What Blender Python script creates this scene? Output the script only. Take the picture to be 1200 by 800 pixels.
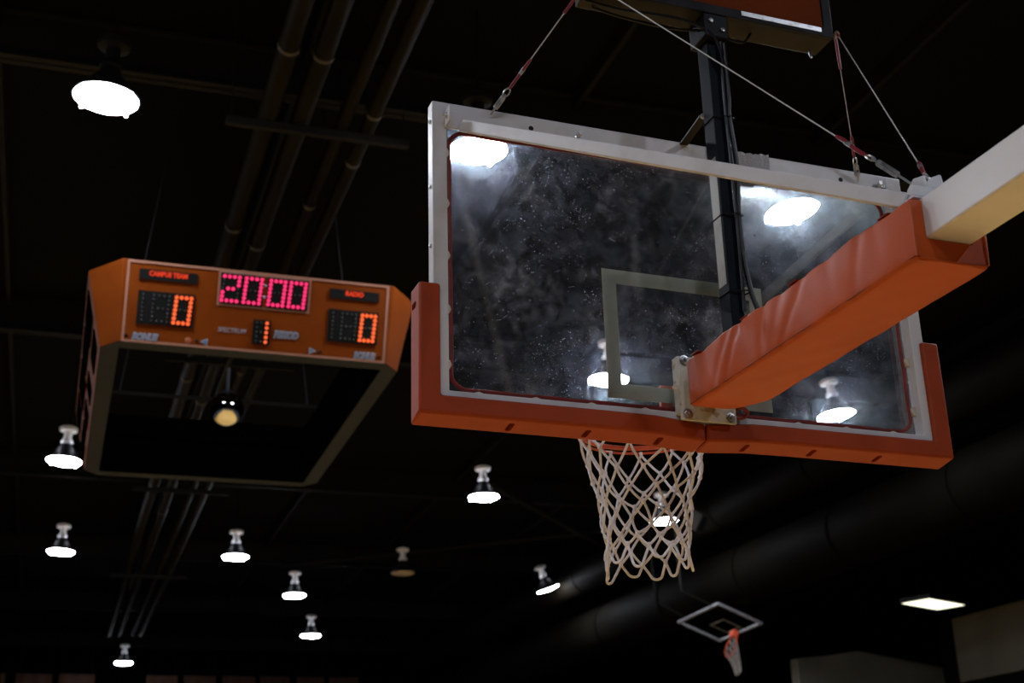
import bpy, bmesh, math, random
from mathutils import Vector, Matrix, Euler
from math import pi, sin, cos, radians as R
random.seed(7)
S = bpy.context.scene
col = S.collection
for o in list(bpy.data.objects): bpy.data.objects.remove(o)

# ---------------------------------------------------------------- camera, world, exposure
cd = bpy.data.cameras.new('camera'); cam = bpy.data.objects.new('camera', cd); col.objects.link(cam)
AZ, PI_, RO, FPX = -0.366479, 0.367660, -0.0286682, 1587.75
fw = Vector((-sin(AZ)*cos(PI_), cos(AZ)*cos(PI_), sin(PI_)))
r0 = Vector((cos(AZ), sin(AZ), 0)); u0 = r0.cross(fw)
rt = r0*cos(RO)+u0*sin(RO); up = -r0*sin(RO)+u0*cos(RO)
mw = Matrix((( rt.x, up.x, -fw.x, -2.08037), (rt.y, up.y, -fw.y, -3.75733), (rt.z, up.z, -fw.z, 1.61646), (0, 0, 0, 1)))
cam.matrix_world = mw
cd.sensor_width = 36; cd.sensor_fit = 'HORIZONTAL'; cd.lens = 36*FPX/1200
cd.clip_start = .05; cd.clip_end = 200
cd.dof.use_dof = True; cd.dof.focus_distance = 4.15; cd.dof.aperture_fstop = 3.9
S.camera = cam
w = bpy.data.worlds.new('hall_dark'); S.world = w; w.use_nodes = True
w.node_tree.nodes['Background'].inputs[0].default_value = (.004, .0045, .004, 1)
w.node_tree.nodes['Background'].inputs[1].default_value = .25
S.view_settings.view_transform = 'Standard'; S.view_settings.look = 'None'
S.view_settings.exposure = 0.0; S.view_settings.gamma = 1; S.view_settings.use_curve_mapping = False
LAMP = 180.0          # radiance of a high-bay lens

# ---------------------------------------------------------------- materials
def mat(name, c=(.5, .5, .5), rough=.5, metal=0, noise=None, bump=None, emit=None, spec=.5, coat=0):
    """noise = (scale, colour2, low, high); bump = (scale, strength)"""
    m = bpy.data.materials.new(name); m.use_nodes = True
    nt = m.node_tree; b = nt.nodes['Principled BSDF']
    b.inputs['Base Color'].default_value = (*c, 1); b.inputs['Roughness'].default_value = rough
    b.inputs['Metallic'].default_value = metal; b.inputs['Specular IOR Level'].default_value = spec
    b.inputs['Coat Weight'].default_value = coat
    tc = nt.nodes.new('ShaderNodeTexCoord')
    if noise:
        n = nt.nodes.new('ShaderNodeTexNoise'); n.inputs['Scale'].default_value = noise[0]; n.inputs['Detail'].default_value = 6
        nt.links.new(tc.outputs['Object'], n.inputs['Vector'])
        rmp = nt.nodes.new('ShaderNodeMapRange'); rmp.inputs[1].default_value = noise[2]; rmp.inputs[2].default_value = noise[3]
        nt.links.new(n.outputs['Fac'], rmp.inputs[0])
        mx = nt.nodes.new('ShaderNodeMix'); mx.data_type = 'RGBA'
        mx.inputs[6].default_value = (*c, 1); mx.inputs[7].default_value = (*noise[1], 1)
        nt.links.new(rmp.outputs[0], mx.inputs[0]); nt.links.new(mx.outputs[2], b.inputs['Base Color'])
    if bump:
        n = nt.nodes.new('ShaderNodeTexNoise'); n.inputs['Scale'].default_value = bump[0]; n.inputs['Detail'].default_value = 4
        nt.links.new(tc.outputs['Object'], n.inputs['Vector'])
        bp = nt.nodes.new('ShaderNodeBump'); bp.inputs['Strength'].default_value = bump[1]; bp.inputs['Distance'].default_value = .01
        nt.links.new(n.outputs['Fac'], bp.inputs['Height']); nt.links.new(bp.outputs[0], b.inputs['Normal'])
    if emit:
        b.inputs['Emission Color'].default_value = (*emit[0], 1); b.inputs['Emission Strength'].default_value = emit[1]
    return m
def emis(name, c, s):
    m = bpy.data.materials.new(name); m.use_nodes = True; nt = m.node_tree; nt.nodes.clear()
    e = nt.nodes.new('ShaderNodeEmission'); o = nt.nodes.new('ShaderNodeOutputMaterial')
    e.inputs[0].default_value = (*c, 1); e.inputs[1].default_value = s; nt.links.new(e.outputs[0], o.inputs[0]); return m

M = {}
M['frame'] = mat('white_frame_paint', (.60, .58, .60), .35, noise=(9, (.50, .47, .47), .5, .8), bump=(60, .05))
M['arm'] = mat('white_arm_paint', (.68, .66, .68), .3, noise=(3, (.62, .59, .60), .45, .7), bump=(90, .04))
M['plate'] = mat('worn_plate_paint', (.60, .57, .50), .45, noise=(28, (.36, .22, .12), .56, .66), bump=(40, .2))
M['vinyl'] = mat('orange_vinyl', (.46, .074, .013), .46, noise=(5, (.40, .062, .011), .4, .7), bump=(180, .05), spec=.2)
M['foam'] = mat('orange_moulded_pad', (.33, .046, .009), .55, noise=(6, (.29, .039, .008), .45, .75), bump=(260, .04), spec=.2)
M['red'] = mat('dark_red_gasket', (.22, .018, .012), .4, noise=(14, (.12, .012, .01), .4, .7))
M['clip'] = mat('ivory_clip', (.62, .57, .47), .45)
M['rim'] = mat('orange_rim_paint', (.62, .085, .03), .3, noise=(30, (.45, .05, .02), .5, .7), coat=.2)
M['cord'] = mat('white_net_cord', (.86, .83, .88), .8, noise=(60, (.72, .68, .70), .4, .7), bump=(500, .4))
M['steel'] = mat('zinc_steel', (.55, .55, .56), .32, metal=.9, noise=(40, (.35, .33, .3), .5, .7))
M['wire'] = mat('galvanised_cable', (.62, .60, .58), .4, metal=.35)
M['sleeve'] = mat('red_plastic_sleeve', (.20, .013, .026), .35, noise=(60, (.2, .012, .02), .4, .7), coat=.4)
M['black'] = mat('black_paint', (.007, .0075, .010), .45, spec=.12, noise=(10, (.02, .02, .024), .4, .7))
M['post'] = mat('dark_post_steel', (.006, .0075, .012), .5, spec=.06, noise=(8, (.003, .004, .007), .4, .7))
M['rubber'] = mat('black_cable_rubber', (.008, .008, .010), .4, spec=.2)
M['olive'] = mat('olive_metal', (.030, .025, .014), .55, spec=.15, noise=(12, (.023, .019, .010), .4, .7))
M['clockorange'] = mat('orange_panel_paint', (.16, .026, .002), .6, spec=.08, noise=(3, (.13, .021, .002), .4, .7))
M['speck'] = mat('dirt_speck', (.5, .5, .62), .8, noise=(30, (.18, .18, .24), .4, .6))
M['seam'] = mat('dark_orange_seam', (.16, .022, .006), .6)
M['interior'] = mat('matt_black_interior', (.001, .001, .001), .95, spec=0)
M['paint'] = mat('target_square_paint', (.52, .51, .41), .55, noise=(4, (.48, .47, .38), .4, .7))
M['sborange'] = mat('scoreboard_orange', (.125, .024, .0005), .6, noise=(5, (.105, .019, .0004), .4, .75), spec=.06)
M['sbtrim'] = mat('scoreboard_trim', (.24, .115, .08), .5, spec=.1)
M['sbblack'] = mat('display_black', (.004, .0045, .004), .6, spec=.08)
M['sbgrey'] = mat('scoreboard_underside', (.017, .024, .046), .6, noise=(2, (.013, .019, .037), .4, .7), spec=.1)
M['blue'] = mat('blue_letter', (.06, .11, .22), .5)
M['pale'] = mat('pale_letter', (.24, .24, .27), .5)
M['dotoff'] = mat('unlit_dot', (.028, .030, .028), .5)
M['ledred'] = emis('led_magenta_red', (1.0, .035, .16), 1.35)
M['ledorange'] = emis('led_orange', (1.0, .13, .035), 1.3)
M['lededge'] = emis('led_name_red', (1.0, .07, .025), .75)
M['mirror'] = mat('mirror_dome', (.85, .85, .82), .05, metal=1.0, bump=(9, .08))
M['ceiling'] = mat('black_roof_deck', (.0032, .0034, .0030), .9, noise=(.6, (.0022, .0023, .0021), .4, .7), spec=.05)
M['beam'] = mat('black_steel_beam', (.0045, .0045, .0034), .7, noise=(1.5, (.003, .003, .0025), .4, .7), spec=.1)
M['beamlight'] = mat('paler_beam', (.012, .011, .0095), .7, noise=(2, (.009, .008, .007), .4, .7), spec=.1)  # paler variant of the black beam colour
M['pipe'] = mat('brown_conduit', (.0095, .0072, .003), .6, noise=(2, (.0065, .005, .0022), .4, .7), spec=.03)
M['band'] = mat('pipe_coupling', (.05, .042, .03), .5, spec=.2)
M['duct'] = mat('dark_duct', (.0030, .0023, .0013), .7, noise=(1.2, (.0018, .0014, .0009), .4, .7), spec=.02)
M['wall'] = mat('dark_wall', (.002, .002, .002), .9, spec=.05)
M['greypanel'] = mat('grey_wall_panel', (.12, .115, .092), .85, spec=.1, noise=(.7, (.09, .086, .07), .4, .7))
M['reflector'] = mat('dark_bell_reflector', (.010, .010, .012), .5, spec=.08)
M['ballast'] = mat('cast_ballast', (.72, .72, .76), .4)
M['lens_on'] = emis('lit_lens', (.83, .89, 1.0), LAMP)
M['lens_warm'] = emis('lit_lens_warm', (1.0, .97, .9), LAMP)
M['lens_off'] = mat('unlit_lens', (.45, .36, .26), .3)
M['troffer'] = emis('fluorescent_panel', (1.0, .97, .72), 2.2)
M['banner'] = mat('orange_banner', (.045, .012, .002), .8)
M['bannertext'] = mat('banner_grey', (.06, .055, .05), .8)
M['stand'] = mat('stand_grey', (.08, .08, .085), .8)

# wood floor with planks
def wood():
    m = bpy.data.materials.new('maple_floor'); m.use_nodes = True; nt = m.node_tree; b = nt.nodes['Principled BSDF']
    tc = nt.nodes.new('ShaderNodeTexCoord'); br = nt.nodes.new('ShaderNodeTexBrick')
    br.inputs['Color1'].default_value = (.86, .50, .13, 1); br.inputs['Color2'].default_value = (.80, .45, .11, 1); br.inputs['Mortar'].default_value = (.4, .22, .1, 1)
    br.inputs['Scale'].default_value = 1; br.inputs['Brick Width'].default_value = 1.2; br.inputs['Row Height'].default_value = .06; br.inputs['Mortar Size'].default_value = .001
    nt.links.new(tc.outputs['Object'], br.inputs['Vector']); nt.links.new(br.outputs['Color'], b.inputs['Base Color'])
    b.inputs['Roughness'].default_value = .35; return m
M['wood'] = wood()

# glass: clear slab with a dirty camera-side face
def glass(dirty):
    m = bpy.data.materials.new('dirty_glass' if dirty else 'clear_glass'); m.use_nodes = True; nt = m.node_tree; nt.nodes.clear(); L = nt.links.new
    out = nt.nodes.new('ShaderNodeOutputMaterial'); tr = nt.nodes.new('ShaderNodeBsdfTransparent'); tr.inputs[0].default_value = (.98, .98, .98, 1)
    if not dirty: tr.inputs[0].default_value = (.97, .99, .98, 1)
    if not dirty:
        L(tr.outputs[0], out.inputs[0]); return m
    gl = nt.nodes.new('ShaderNodeBsdfGlossy'); gl.inputs['Roughness'].default_value = .06; gl.inputs[0].default_value = (.9, .97, .95, 1)
    fr = nt.nodes.new('ShaderNodeFresnel'); fr.inputs[0].default_value = 1.45
    m1 = nt.nodes.new('ShaderNodeMixShader'); L(fr.outputs[0], m1.inputs[0]); L(tr.outputs[0], m1.inputs[1]); L(gl.outputs[0], m1.inputs[2])
    tc = nt.nodes.new('ShaderNodeTexCoord')
    def noise(scale, lo, hi, detail=5, stretch=(1, 1, 1), off=0, dist=0):
        mp = nt.nodes.new('ShaderNodeMapping'); mp.inputs['Scale'].default_value = stretch; mp.inputs['Location'].default_value = (off, 0, off)
        L(tc.outputs['Object'], mp.inputs[0])
        n = nt.nodes.new('ShaderNodeTexNoise'); n.inputs['Scale'].default_value = scale; n.inputs['Detail'].default_value = detail; n.inputs['Distortion'].default_value = dist
        L(mp.outputs[0], n.inputs['Vector'])
        r = nt.nodes.new('ShaderNodeMapRange'); r.inputs[1].default_value = lo; r.inputs[2].default_value = hi; L(n.outputs['Fac'], r.inputs[0]); return r.outputs[0]
    def mth(op, a, b):
        x = nt.nodes.new('ShaderNodeMath'); x.operation = op
        for i, v in enumerate((a, b)):
            if isinstance(v, (int, float)): x.inputs[i].default_value = v
            else: L(v, x.inputs[i])
        return x.outputs[0]
    cloud = noise(4.2, .47, .74, 8, off=3, dist=.6)
    fine = noise(17, .50, .70, 8, off=5, dist=1.2)
    vor = nt.nodes.new('ShaderNodeTexVoronoi'); vor.inputs['Scale'].default_value = 38; L(tc.outputs['Object'], vor.inputs['Vector'])
    sp = nt.nodes.new('ShaderNodeMapRange'); sp.inputs[1].default_value = .10; sp.inputs[2].default_value = .03; L(vor.outputs['Distance'], sp.inputs[0])
    speck = mth('MULTIPLY', sp.outputs[0], noise(11, .55, .7, 3, off=9))
    scratch = mth('MULTIPLY', noise(14, .66, .80, 4, (1, 1, .18), 2, .8), noise(3, .5, .65, 3, off=7))
    k = mth('ADD', mth('ADD', mth('MULTIPLY', cloud, .35), mth('MULTIPLY', mth('MULTIPLY', fine, mth('ADD', cloud, .25)), 1.5)), mth('ADD', mth('MULTIPLY', speck, .9), mth('MULTIPLY', scratch, .8)))
    k = mth('ADD', k, .05)
    # film of dust: diffuses light through and back
    tl = nt.nodes.new('ShaderNodeBsdfTranslucent'); tl.inputs[0].default_value = (.75, .78, .92, 1)
    df = nt.nodes.new('ShaderNodeBsdfDiffuse'); df.inputs[0].default_value = (.75, .78, .92, 1)
    md = nt.nodes.new('ShaderNodeMixShader'); md.inputs[0].default_value = .5; L(tl.outputs[0], md.inputs[1]); L(df.outputs[0], md.inputs[2])
    m2 = nt.nodes.new('ShaderNodeMixShader'); L(mth('MULTIPLY', k, DUST), m2.inputs[0]); L(m1.outputs[0], m2.inputs[1]); L(md.outputs[0], m2.inputs[2])
    L(m2.outputs[0], out.inputs[0])
    return m
def haze_glass(m):
    # grease on the pane scatters light mostly forward, so a lamp behind it gets a glow
    nt = m.node_tree; L = nt.links.new; out = nt.nodes['Material Output']
    vs = nt.nodes.new('ShaderNodeVolumeScatter'); vs.inputs['Anisotropy'].default_value = .983; vs.inputs['Color'].default_value = (.74, .82, 1, 1)
    tc = nt.nodes.new('ShaderNodeTexCoord'); n = nt.nodes.new('ShaderNodeTexNoise'); n.inputs['Scale'].default_value = 14; n.inputs['Detail'].default_value = 8; n.inputs['Distortion'].default_value = .8
    n.inputs['Roughness'].default_value = .7
    r = nt.nodes.new('ShaderNodeMapRange'); r.inputs[1].default_value = .42; r.inputs[2].default_value = .66; r.inputs[3].default_value = GREASE*.25; r.inputs[4].default_value = GREASE*2.4
    L(tc.outputs['Object'], n.inputs['Vector']); L(n.outputs['Fac'], r.inputs[0]); L(r.outputs[0], vs.inputs['Density']); L(vs.outputs[0], out.inputs['Volume'])
DUST, GREASE = .08, 1.9
M['dirty'] = glass(True); M['clear'] = glass(False); haze_glass(M['dirty'])

# ---------------------------------------------------------------- mesh helpers
class MB:
    def __init__(s): s.v = []; s.f = []; s.mi = []; s.cur = 0
    def add(s, vs, fs):
        n = len(s.v); s.v += [tuple(x) for x in vs]
        for f in fs: s.f.append([i+n for i in f]); s.mi.append(s.cur)
        return s
    def box(s, x0, x1, y0, y1, z0, z1, mtx=None):
        vs = [Vector((x, y, z)) for x in (x0, x1) for y in (y0, y1) for z in (z0, z1)]
        if mtx: vs = [mtx @ v for v in vs]
        return s.add(vs, [(0, 1, 3, 2), (4, 6, 7, 5), (0, 4, 5, 1), (2, 3, 7, 6), (0, 2, 6, 4), (1, 5, 7, 3)])
    def tube(s, pts, r, n=10, closed=False, cap=True):
        pts = [Vector(p) for p in pts]; N = len(pts); rr = r if isinstance(r, (list, tuple)) else [r]*N
        rings = []; prev = None
        for i, p in enumerate(pts):
            a = pts[(i-1) % N] if (closed or i > 0) else p; b = pts[(i+1) % N] if (closed or i < N-1) else p
            t = (b-a).normalized()
            if prev is None:
                h = Vector((0, 0, 1)) if abs(t.z) < .9 else Vector((1, 0, 0)); q = t.cross(h).normalized()
            else: q = (prev - t*prev.dot(t)).normalized()
            prev = q; bb = t.cross(q)
            rings.append([p + (q*cos(2*pi*k/n) + bb*sin(2*pi*k/n))*rr[i] for k in range(n)])
        vs = [v for g in rings for v in g]; fs = []
        for i in range(N if closed else N-1):
            j = (i+1) % N
            for k in range(n): fs.append((i*n+k, i*n+(k+1) % n, j*n+(k+1) % n, j*n+k))
        if not closed and cap: fs += [tuple(range(n))[::-1], tuple((N-1)*n+k for k in range(n))]
        return s.add(vs, fs)
    def bar(s, a, b, w, h, upv=(0, 0, 1)):
        a = Vector(a); b = Vector(b); t = (b-a).normalized(); x = t.cross(Vector(upv)).normalized(); y = x.cross(t)
        vs = [p + x*sx*w/2 + y*sy*h/2 for p in (a, b) for sx, sy in ((-1, -1), (1, -1), (1, 1), (-1, 1))]
        return s.add(vs, [(0, 3, 2, 1), (4, 5, 6, 7), (0, 1, 5, 4), (1, 2, 6, 5), (2, 3, 7, 6), (3, 0, 4, 7)])
    def lathe(s, prof, n=24, c=(0, 0, 0), mtx=None, caps=True):
        vs = []
        for (r, z) in prof:
            for k in range(n):
                v = Vector((c[0]+r*cos(2*pi*k/n), c[1]+r*sin(2*pi*k/n), c[2]+z)); vs.append(mtx @ v if mtx else v)
        fs = [(i*n+k, i*n+(k+1) % n, (i+1)*n+(k+1) % n, (i+1)*n+k) for i in range(len(prof)-1) for k in range(n)]
        if caps: fs += [tuple(range(n))[::-1], tuple((len(prof)-1)*n+k for k in range(n))]
        return s.add(vs, fs)
    def ball(s, c, r, n=8, m=5, sq=(1, 1, 1)):
        c = Vector(c); vs = [c+Vector((0, 0, -r*sq[2]))]
        for j in range(1, m):
            a = -pi/2+pi*j/m
            for k in range(n): vs.append(c+Vector((r*sq[0]*cos(a)*cos(2*pi*k/n), r*sq[1]*cos(a)*sin(2*pi*k/n), r*sq[2]*sin(a))))
        vs.append(c+Vector((0, 0, r*sq[2]))); fs = []
        for k in range(n):
            fs.append((0, 1+(k+1) % n, 1+k)); fs.append((len(vs)-1, len(vs)-1-n+k, len(vs)-1-n+(k+1) % n))
            for j in range(m-2): fs.append((1+j*n+k, 1+j*n+(k+1) % n, 1+(j+1)*n+(k+1) % n, 1+(j+1)*n+k))
        return s.add(vs, fs)
    def prism(s, poly, y0, y1, axis='y', mtx=None):
        def P(a, b, c):
            v = Vector({'y': (a, c, b), 'z': (a, b, c), 'x': (c, a, b)}[axis]); return mtx @ v if mtx else v
        n = len(poly); vs = [P(a, b, y0) for a, b in poly]+[P(a, b, y1) for a, b in poly]
        return s.add(vs, [tuple(range(n)), tuple(range(2*n-1, n-1, -1))]+[(i, i+n, (i+1) % n+n, (i+1) % n) for i in range(n)])
    def build(s, name, mats, parent=None, bevel=0, seg=2, smooth=35, loc=None):
        me = bpy.data.meshes.new(name); me.from_pydata([tuple(v) for v in s.v], [], s.f); me.update()
        bm = bmesh.new(); bm.from_mesh(me); bmesh.ops.recalc_face_normals(bm, faces=bm.faces); bm.to_mesh(me); bm.free()
        if not isinstance(mats, (list, tuple)): mats = [mats]
        for m in mats: me.materials.append(m)
        for p, i in zip(me.polygons, s.mi): p.material_index = i
        if smooth:
            for p in me.polygons: p.use_smooth = True
            me.set_sharp_from_angle(angle=R(smooth))
        o = bpy.data.objects.new(name, me); col.objects.link(o)
        if parent: o.parent = parent
        if loc: o.location = loc
        if bevel:
            b = o.modifiers.new('bevel', 'BEVEL'); b.width = bevel; b.segments = seg; b.limit_method = 'ANGLE'; b.angle_limit = R(40); b.harden_normals = False
        return o
def empty(name, loc=(0, 0, 0), rz=0, label=None, cat=None, group=None):
    o = bpy.data.objects.new(name, None); col.objects.link(o); o.location = loc; o.rotation_euler = (0, 0, rz); o.empty_display_size = .2
    tag(o, label, cat, group); return o
def tag(o, label=None, cat=None, group=None, kind=None):
    if label: o['label'] = label
    if cat: o['category'] = cat
    if group: o['group'] = group
    if kind: o['kind'] = kind
    return o
def copy_tree(o, parent=None):
    c = o.copy(); col.objects.link(c); c.parent = parent
    for ch in [x for x in ALL() if x.parent == o]: copy_tree(ch, c)
    return c
def ALL(): return list(col.objects)
def spl(pts, n=6):
    """Catmull-Rom through points"""
    pts = [Vector(p) for p in pts]; P = [pts[0]*2-pts[1]]+pts+[pts[-1]*2-pts[-2]]; out = []
    for i in range(1, len(P)-2):
        for k in range(n):
            t = k/n; a, b, c, d = P[i-1:i+3]
            out.append(.5*((2*b)+(c-a)*t+(2*a-5*b+4*c-d)*t*t+(3*b-a-3*c+d)*t**3))
    return out+[pts[-1]]
YAW = R(-2.2)   # the hall is turned a touch against the near goal
def H(x, y, z=0): return Vector((x*cos(YAW)-y*sin(YAW), x*sin(YAW)+y*cos(YAW), z))

# ================================================================ THE SETTING
def struct(mb, name, m, **k):
    o = mb.build(name, m, **k); tag(o, kind='structure'); o.rotation_euler.z = YAW; return o
struct(MB().box(-8.5, 8.5, -4.5, 27, -.1, 0), 'floor_court', M['wood'], smooth=0)
fl = MB(); fl.box(-16, -8.5, -14, 52, -.1, 0); fl.box(8.5, 24, -14, 52, -.1, 0); fl.box(-8.5, 8.5, -14, -4.5, -.1, 0); fl.box(-8.5, 8.5, 27, 52, -.1, 0)
struct(fl, 'floor', M['stand'], smooth=0)
struct(MB().box(-16, 24, -14, 52, 9.55, 9.8), 'ceiling', M['ceiling'], smooth=0)
struct(MB().box(-16, 24, 52, 52.3, 0, 9.7), 'wall_back', M['wall'], smooth=0)
struct(MB().box(-16.3, -16, -14, 52, 0, 9.7), 'wall_left', M['wall'], smooth=0)
struct(MB().box(24, 24.3, -14, 52, 0, 9.7), 'wall_right', M['wall'], smooth=0)
struct(MB().box(-16, 24, -14.3, -14, 0, 9.7), 'wall_front', M['wall'], smooth=0)
# the two pale wall panels low on the right
pr = MB(); pr.box(17, 17.35, 12.5, 20.25, 4.92, 6.25); o = pr.build('wall_side_panel', M['greypanel'], smooth=0, bevel=.02); tag(o, kind='structure')
pr = MB(); pr.box(17.02, 17.3, 12.5, 20.25, 0, 4.9); pr.box(17.0, 17.5, 20.27, 20.75, 0, 6.3); o = pr.build('wall_side_base', M['wall'], smooth=0); tag(o, kind='structure')
pr = MB(); pr.prism([(14.2, 0), (18.4, 0), (18.4, 5.42), (18.1, 5.47), (15.78, 5.80), (15.0, 5.68), (14.2, 5.60)], 22.0, 22.3, 'y'); o = pr.build('wall_stair_panel', M['greypanel'], smooth=0, bevel=.02); tag(o, kind='structure')

# beams across the hall, one per bay
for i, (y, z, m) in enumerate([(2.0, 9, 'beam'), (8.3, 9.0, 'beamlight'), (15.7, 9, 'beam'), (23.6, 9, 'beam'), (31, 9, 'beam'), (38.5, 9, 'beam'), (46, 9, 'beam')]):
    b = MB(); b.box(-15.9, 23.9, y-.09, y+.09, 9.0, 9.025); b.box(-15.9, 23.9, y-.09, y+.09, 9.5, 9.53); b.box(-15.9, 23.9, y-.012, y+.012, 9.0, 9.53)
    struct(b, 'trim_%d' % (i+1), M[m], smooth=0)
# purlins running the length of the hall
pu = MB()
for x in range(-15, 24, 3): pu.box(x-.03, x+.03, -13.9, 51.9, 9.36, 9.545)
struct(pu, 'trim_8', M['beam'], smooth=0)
# diagonal wind braces under the deck
for i, (a, b) in enumerate([((7.0, 21.2, 8.75), (15.2, 29.6, 8.75)), ((4.6, 30.5, 8.9), (12, 24.2, 8.9)), ((12, 24.2, 8.9), (21, 31, 8.9))]):
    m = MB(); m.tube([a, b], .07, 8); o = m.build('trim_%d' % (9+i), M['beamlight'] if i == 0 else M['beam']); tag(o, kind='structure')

# four conduits down the middle of the hall
names = ['leftmost of the four ceiling conduits, thick brown pipe', 'second ceiling conduit from the left, thick brown pipe',
         'third ceiling conduit from the left, thinner brown pipe', 'rightmost ceiling conduit, thin brown pipe with a bright edge']
for i, (x, r, bands) in enumerate([(-.46, .095, (6.24, 9.9, 15, 21)), (-.15, .095, (6.28, 10.3, 16, 23)), (.25, .068, (9.18, 14.6, 20, 27)), (.50, .075, (7.15, 8.13, 13, 19, 26))]):
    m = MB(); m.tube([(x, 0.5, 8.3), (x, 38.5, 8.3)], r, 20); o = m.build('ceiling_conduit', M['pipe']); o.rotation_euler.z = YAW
    tag(o, names[i]+' hung under the roof', 'pipe', 'conduits along the ceiling')
    for y in bands:
        c = MB(); c.tube([(x, y, 8.3), (x, y+.05, 8.3)], r*1.10, 20); c.build('coupling', M['band'], o)
    for y in (3, 7.45, 14, 21, 29, 37): c = MB(); c.tube([(x, y+.12, 8.3+r*.5), (x, y+.12, 9.56)], .008, 6); c.build('hanger_rod', M['beam'], o)
for i, y in enumerate([2.6, 7.45, 14, 21, 29]):
    m = MB(); m.box(-.85, .9, y-.03, y+.03, 8.12, 8.185); m.box(-.85, .9, y-.03, y-.02, 8.185, 8.2)
    for sx in (-.8, .85): m.tube([(sx, y, 8.15), (sx, y, 9.56)], .008, 6)
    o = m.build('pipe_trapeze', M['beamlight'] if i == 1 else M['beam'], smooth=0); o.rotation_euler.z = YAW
    tag(o, ['trapeze bar under the conduits nearest the top edge of the picture', 'dark trapeze bar crossing under the four conduits above the scoreboard', 'trapeze bar under the conduits, seen through the scoreboard opening', 'trapeze bar under the conduits beyond the scoreboard', 'farthest trapeze bar under the conduits'][i], 'pipe support', 'trapeze bars under the conduits')

# big round ducts at the right
def duct(name, x, z, r, y0, y1, label, flanges):
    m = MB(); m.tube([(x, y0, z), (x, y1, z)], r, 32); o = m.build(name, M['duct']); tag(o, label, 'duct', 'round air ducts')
    for y in flanges: c = MB(); c.tube([(x, y, z), (x, y+.06, z)], r*1.04, 32); c.build('flange', M['duct'], o)
    for y in flanges[::2]: c = MB(); c.box(x-.012, x+.012, y+.1, y+.14, z+r*.9, 9.56); c.build('hanger_strap', M['beam'], o)
    return o
low = duct('air_duct', 12.55, 7.15, .62, 9.0, 42, 'lower and thicker round air duct running along the right side', [10, 13.5, 17, 20.5, 24, 27.5, 31])
duct('air_duct', 11.55, 8.25, .42, 8.0, 42, 'upper and slimmer round air duct running beside the thick one', [9.4, 12.9, 16.4, 19.9, 23.4, 27])
m = MB(); m.tube(spl([(12.9, 11.6, 7.3), (13.6, 11.8, 7.25), (14.4, 12.3, 7.1), (16.5, 13, 7.1)], 8), .38, 24); m.build('branch_elbow', M['duct'], low)

# ================================================================ LAMPS
def lamp_proto(lens, ballast='ballast'):
    root = empty('high_bay_lamp')
    m = MB(); m.lathe([(.001, -.045), (.10, -.040), (.19, -.024), (.25, -.004), (.278, .012)], 28, caps=False); m.build('lens', lens, root)
    m = MB(); m.lathe([(.27, .013), (.295, .013), (.295, .03), (.27, .035), (.22, .10), (.15, .20), (.095, .27), (.085, .30)], 28)
    m.build('reflector', M['reflector'], root)
    for k in range(4):
        a = pi/4+k*pi/2; m = MB(); m.box(-.012, .012, -.012, .012, -.018, .03, Matrix.Translation((.275*cos(a), .275*sin(a), 0)))
        m.build('lens_clip', lens if lens != M['lens_off'] else M['reflector'], root)
    m = MB(); m.lathe([(.085, .315), (.10, .33), (.09, .37), (.065, .40), (.065, .51), (.145, .53), (.15, .58), (.12, .60), (.03, .625)], 20); m.build('ballast', M[ballast], root)
    m = MB(); m.tube([(0, 0, .62), (0, 0, 1.556)], .014, 8); m.build('stem', M['beam'], root)
    return root
def make_uplight(root):
    # light leaking up through the vents of the reflector onto the ballast
    for a in (R(200), R(330), R(80)):
        l = bpy.data.lights.new('vent_light', 'POINT'); l.energy = .95; l.shadow_soft_size = .02; l.color = (.85, .9, 1)
        o = bpy.data.objects.new('vent_light', l); col.objects.link(o); o.parent = root; o.location = (.19*cos(a), .19*sin(a), .30)
LMP = [
 (-1.658, 7.176, 'nearest high bay lamp, alone at the upper left beside the ceiling conduits', 0, (2, 3)),
 (1.778, 7.065, 'high bay lamp seen through the upper left corner of the backboard glass', 1, (2, 0)),
 (5.394, 7.295, 'high bay lamp seen through the glass right of the dark clock post', 1, (-4, -7)),
 (5.723, 12.784, 'high bay lamp seen half behind the left bar of the painted target square', 1, (2, 2)),
 (9.849, 13.299, 'high bay lamp seen through the lower right corner of the backboard glass', 1, (-2, -5)),
 (-1.328, 18.99, 'high bay lamp at the left edge just under the scoreboard', 1, (0, 3)),
 (-.991, 26.014, 'high bay lamp low at the left edge, under the one beside the scoreboard', 1, (0, 2)),
 (2.626, 25.685, 'high bay lamp below the scoreboard, right of the conduits', 1, (0, 0)),
 (6.179, 19.46, 'high bay lamp hanging left of the basketball net', 1, (0, -1)),
 (4.79, 29.811, 'high bay lamp hanging between and below the scoreboard and net, warm white', 1, (0, 0)),
 (10.358, 20.354, 'high bay lamp seen through the mesh of the basketball net', 1, (0, -2)),
 (10.724, 27.596, 'small tilted high bay lamp below left of the net', 1, (4, -22)),
 (6.55, 35.886, 'tiny far high bay lamp low in the middle, near the dark end wall', 1, (0, 0)),
 (1.87, 42.412, 'farthest tiny high bay lamp at the bottom left above the banners', 1, (0, 0))]
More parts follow.
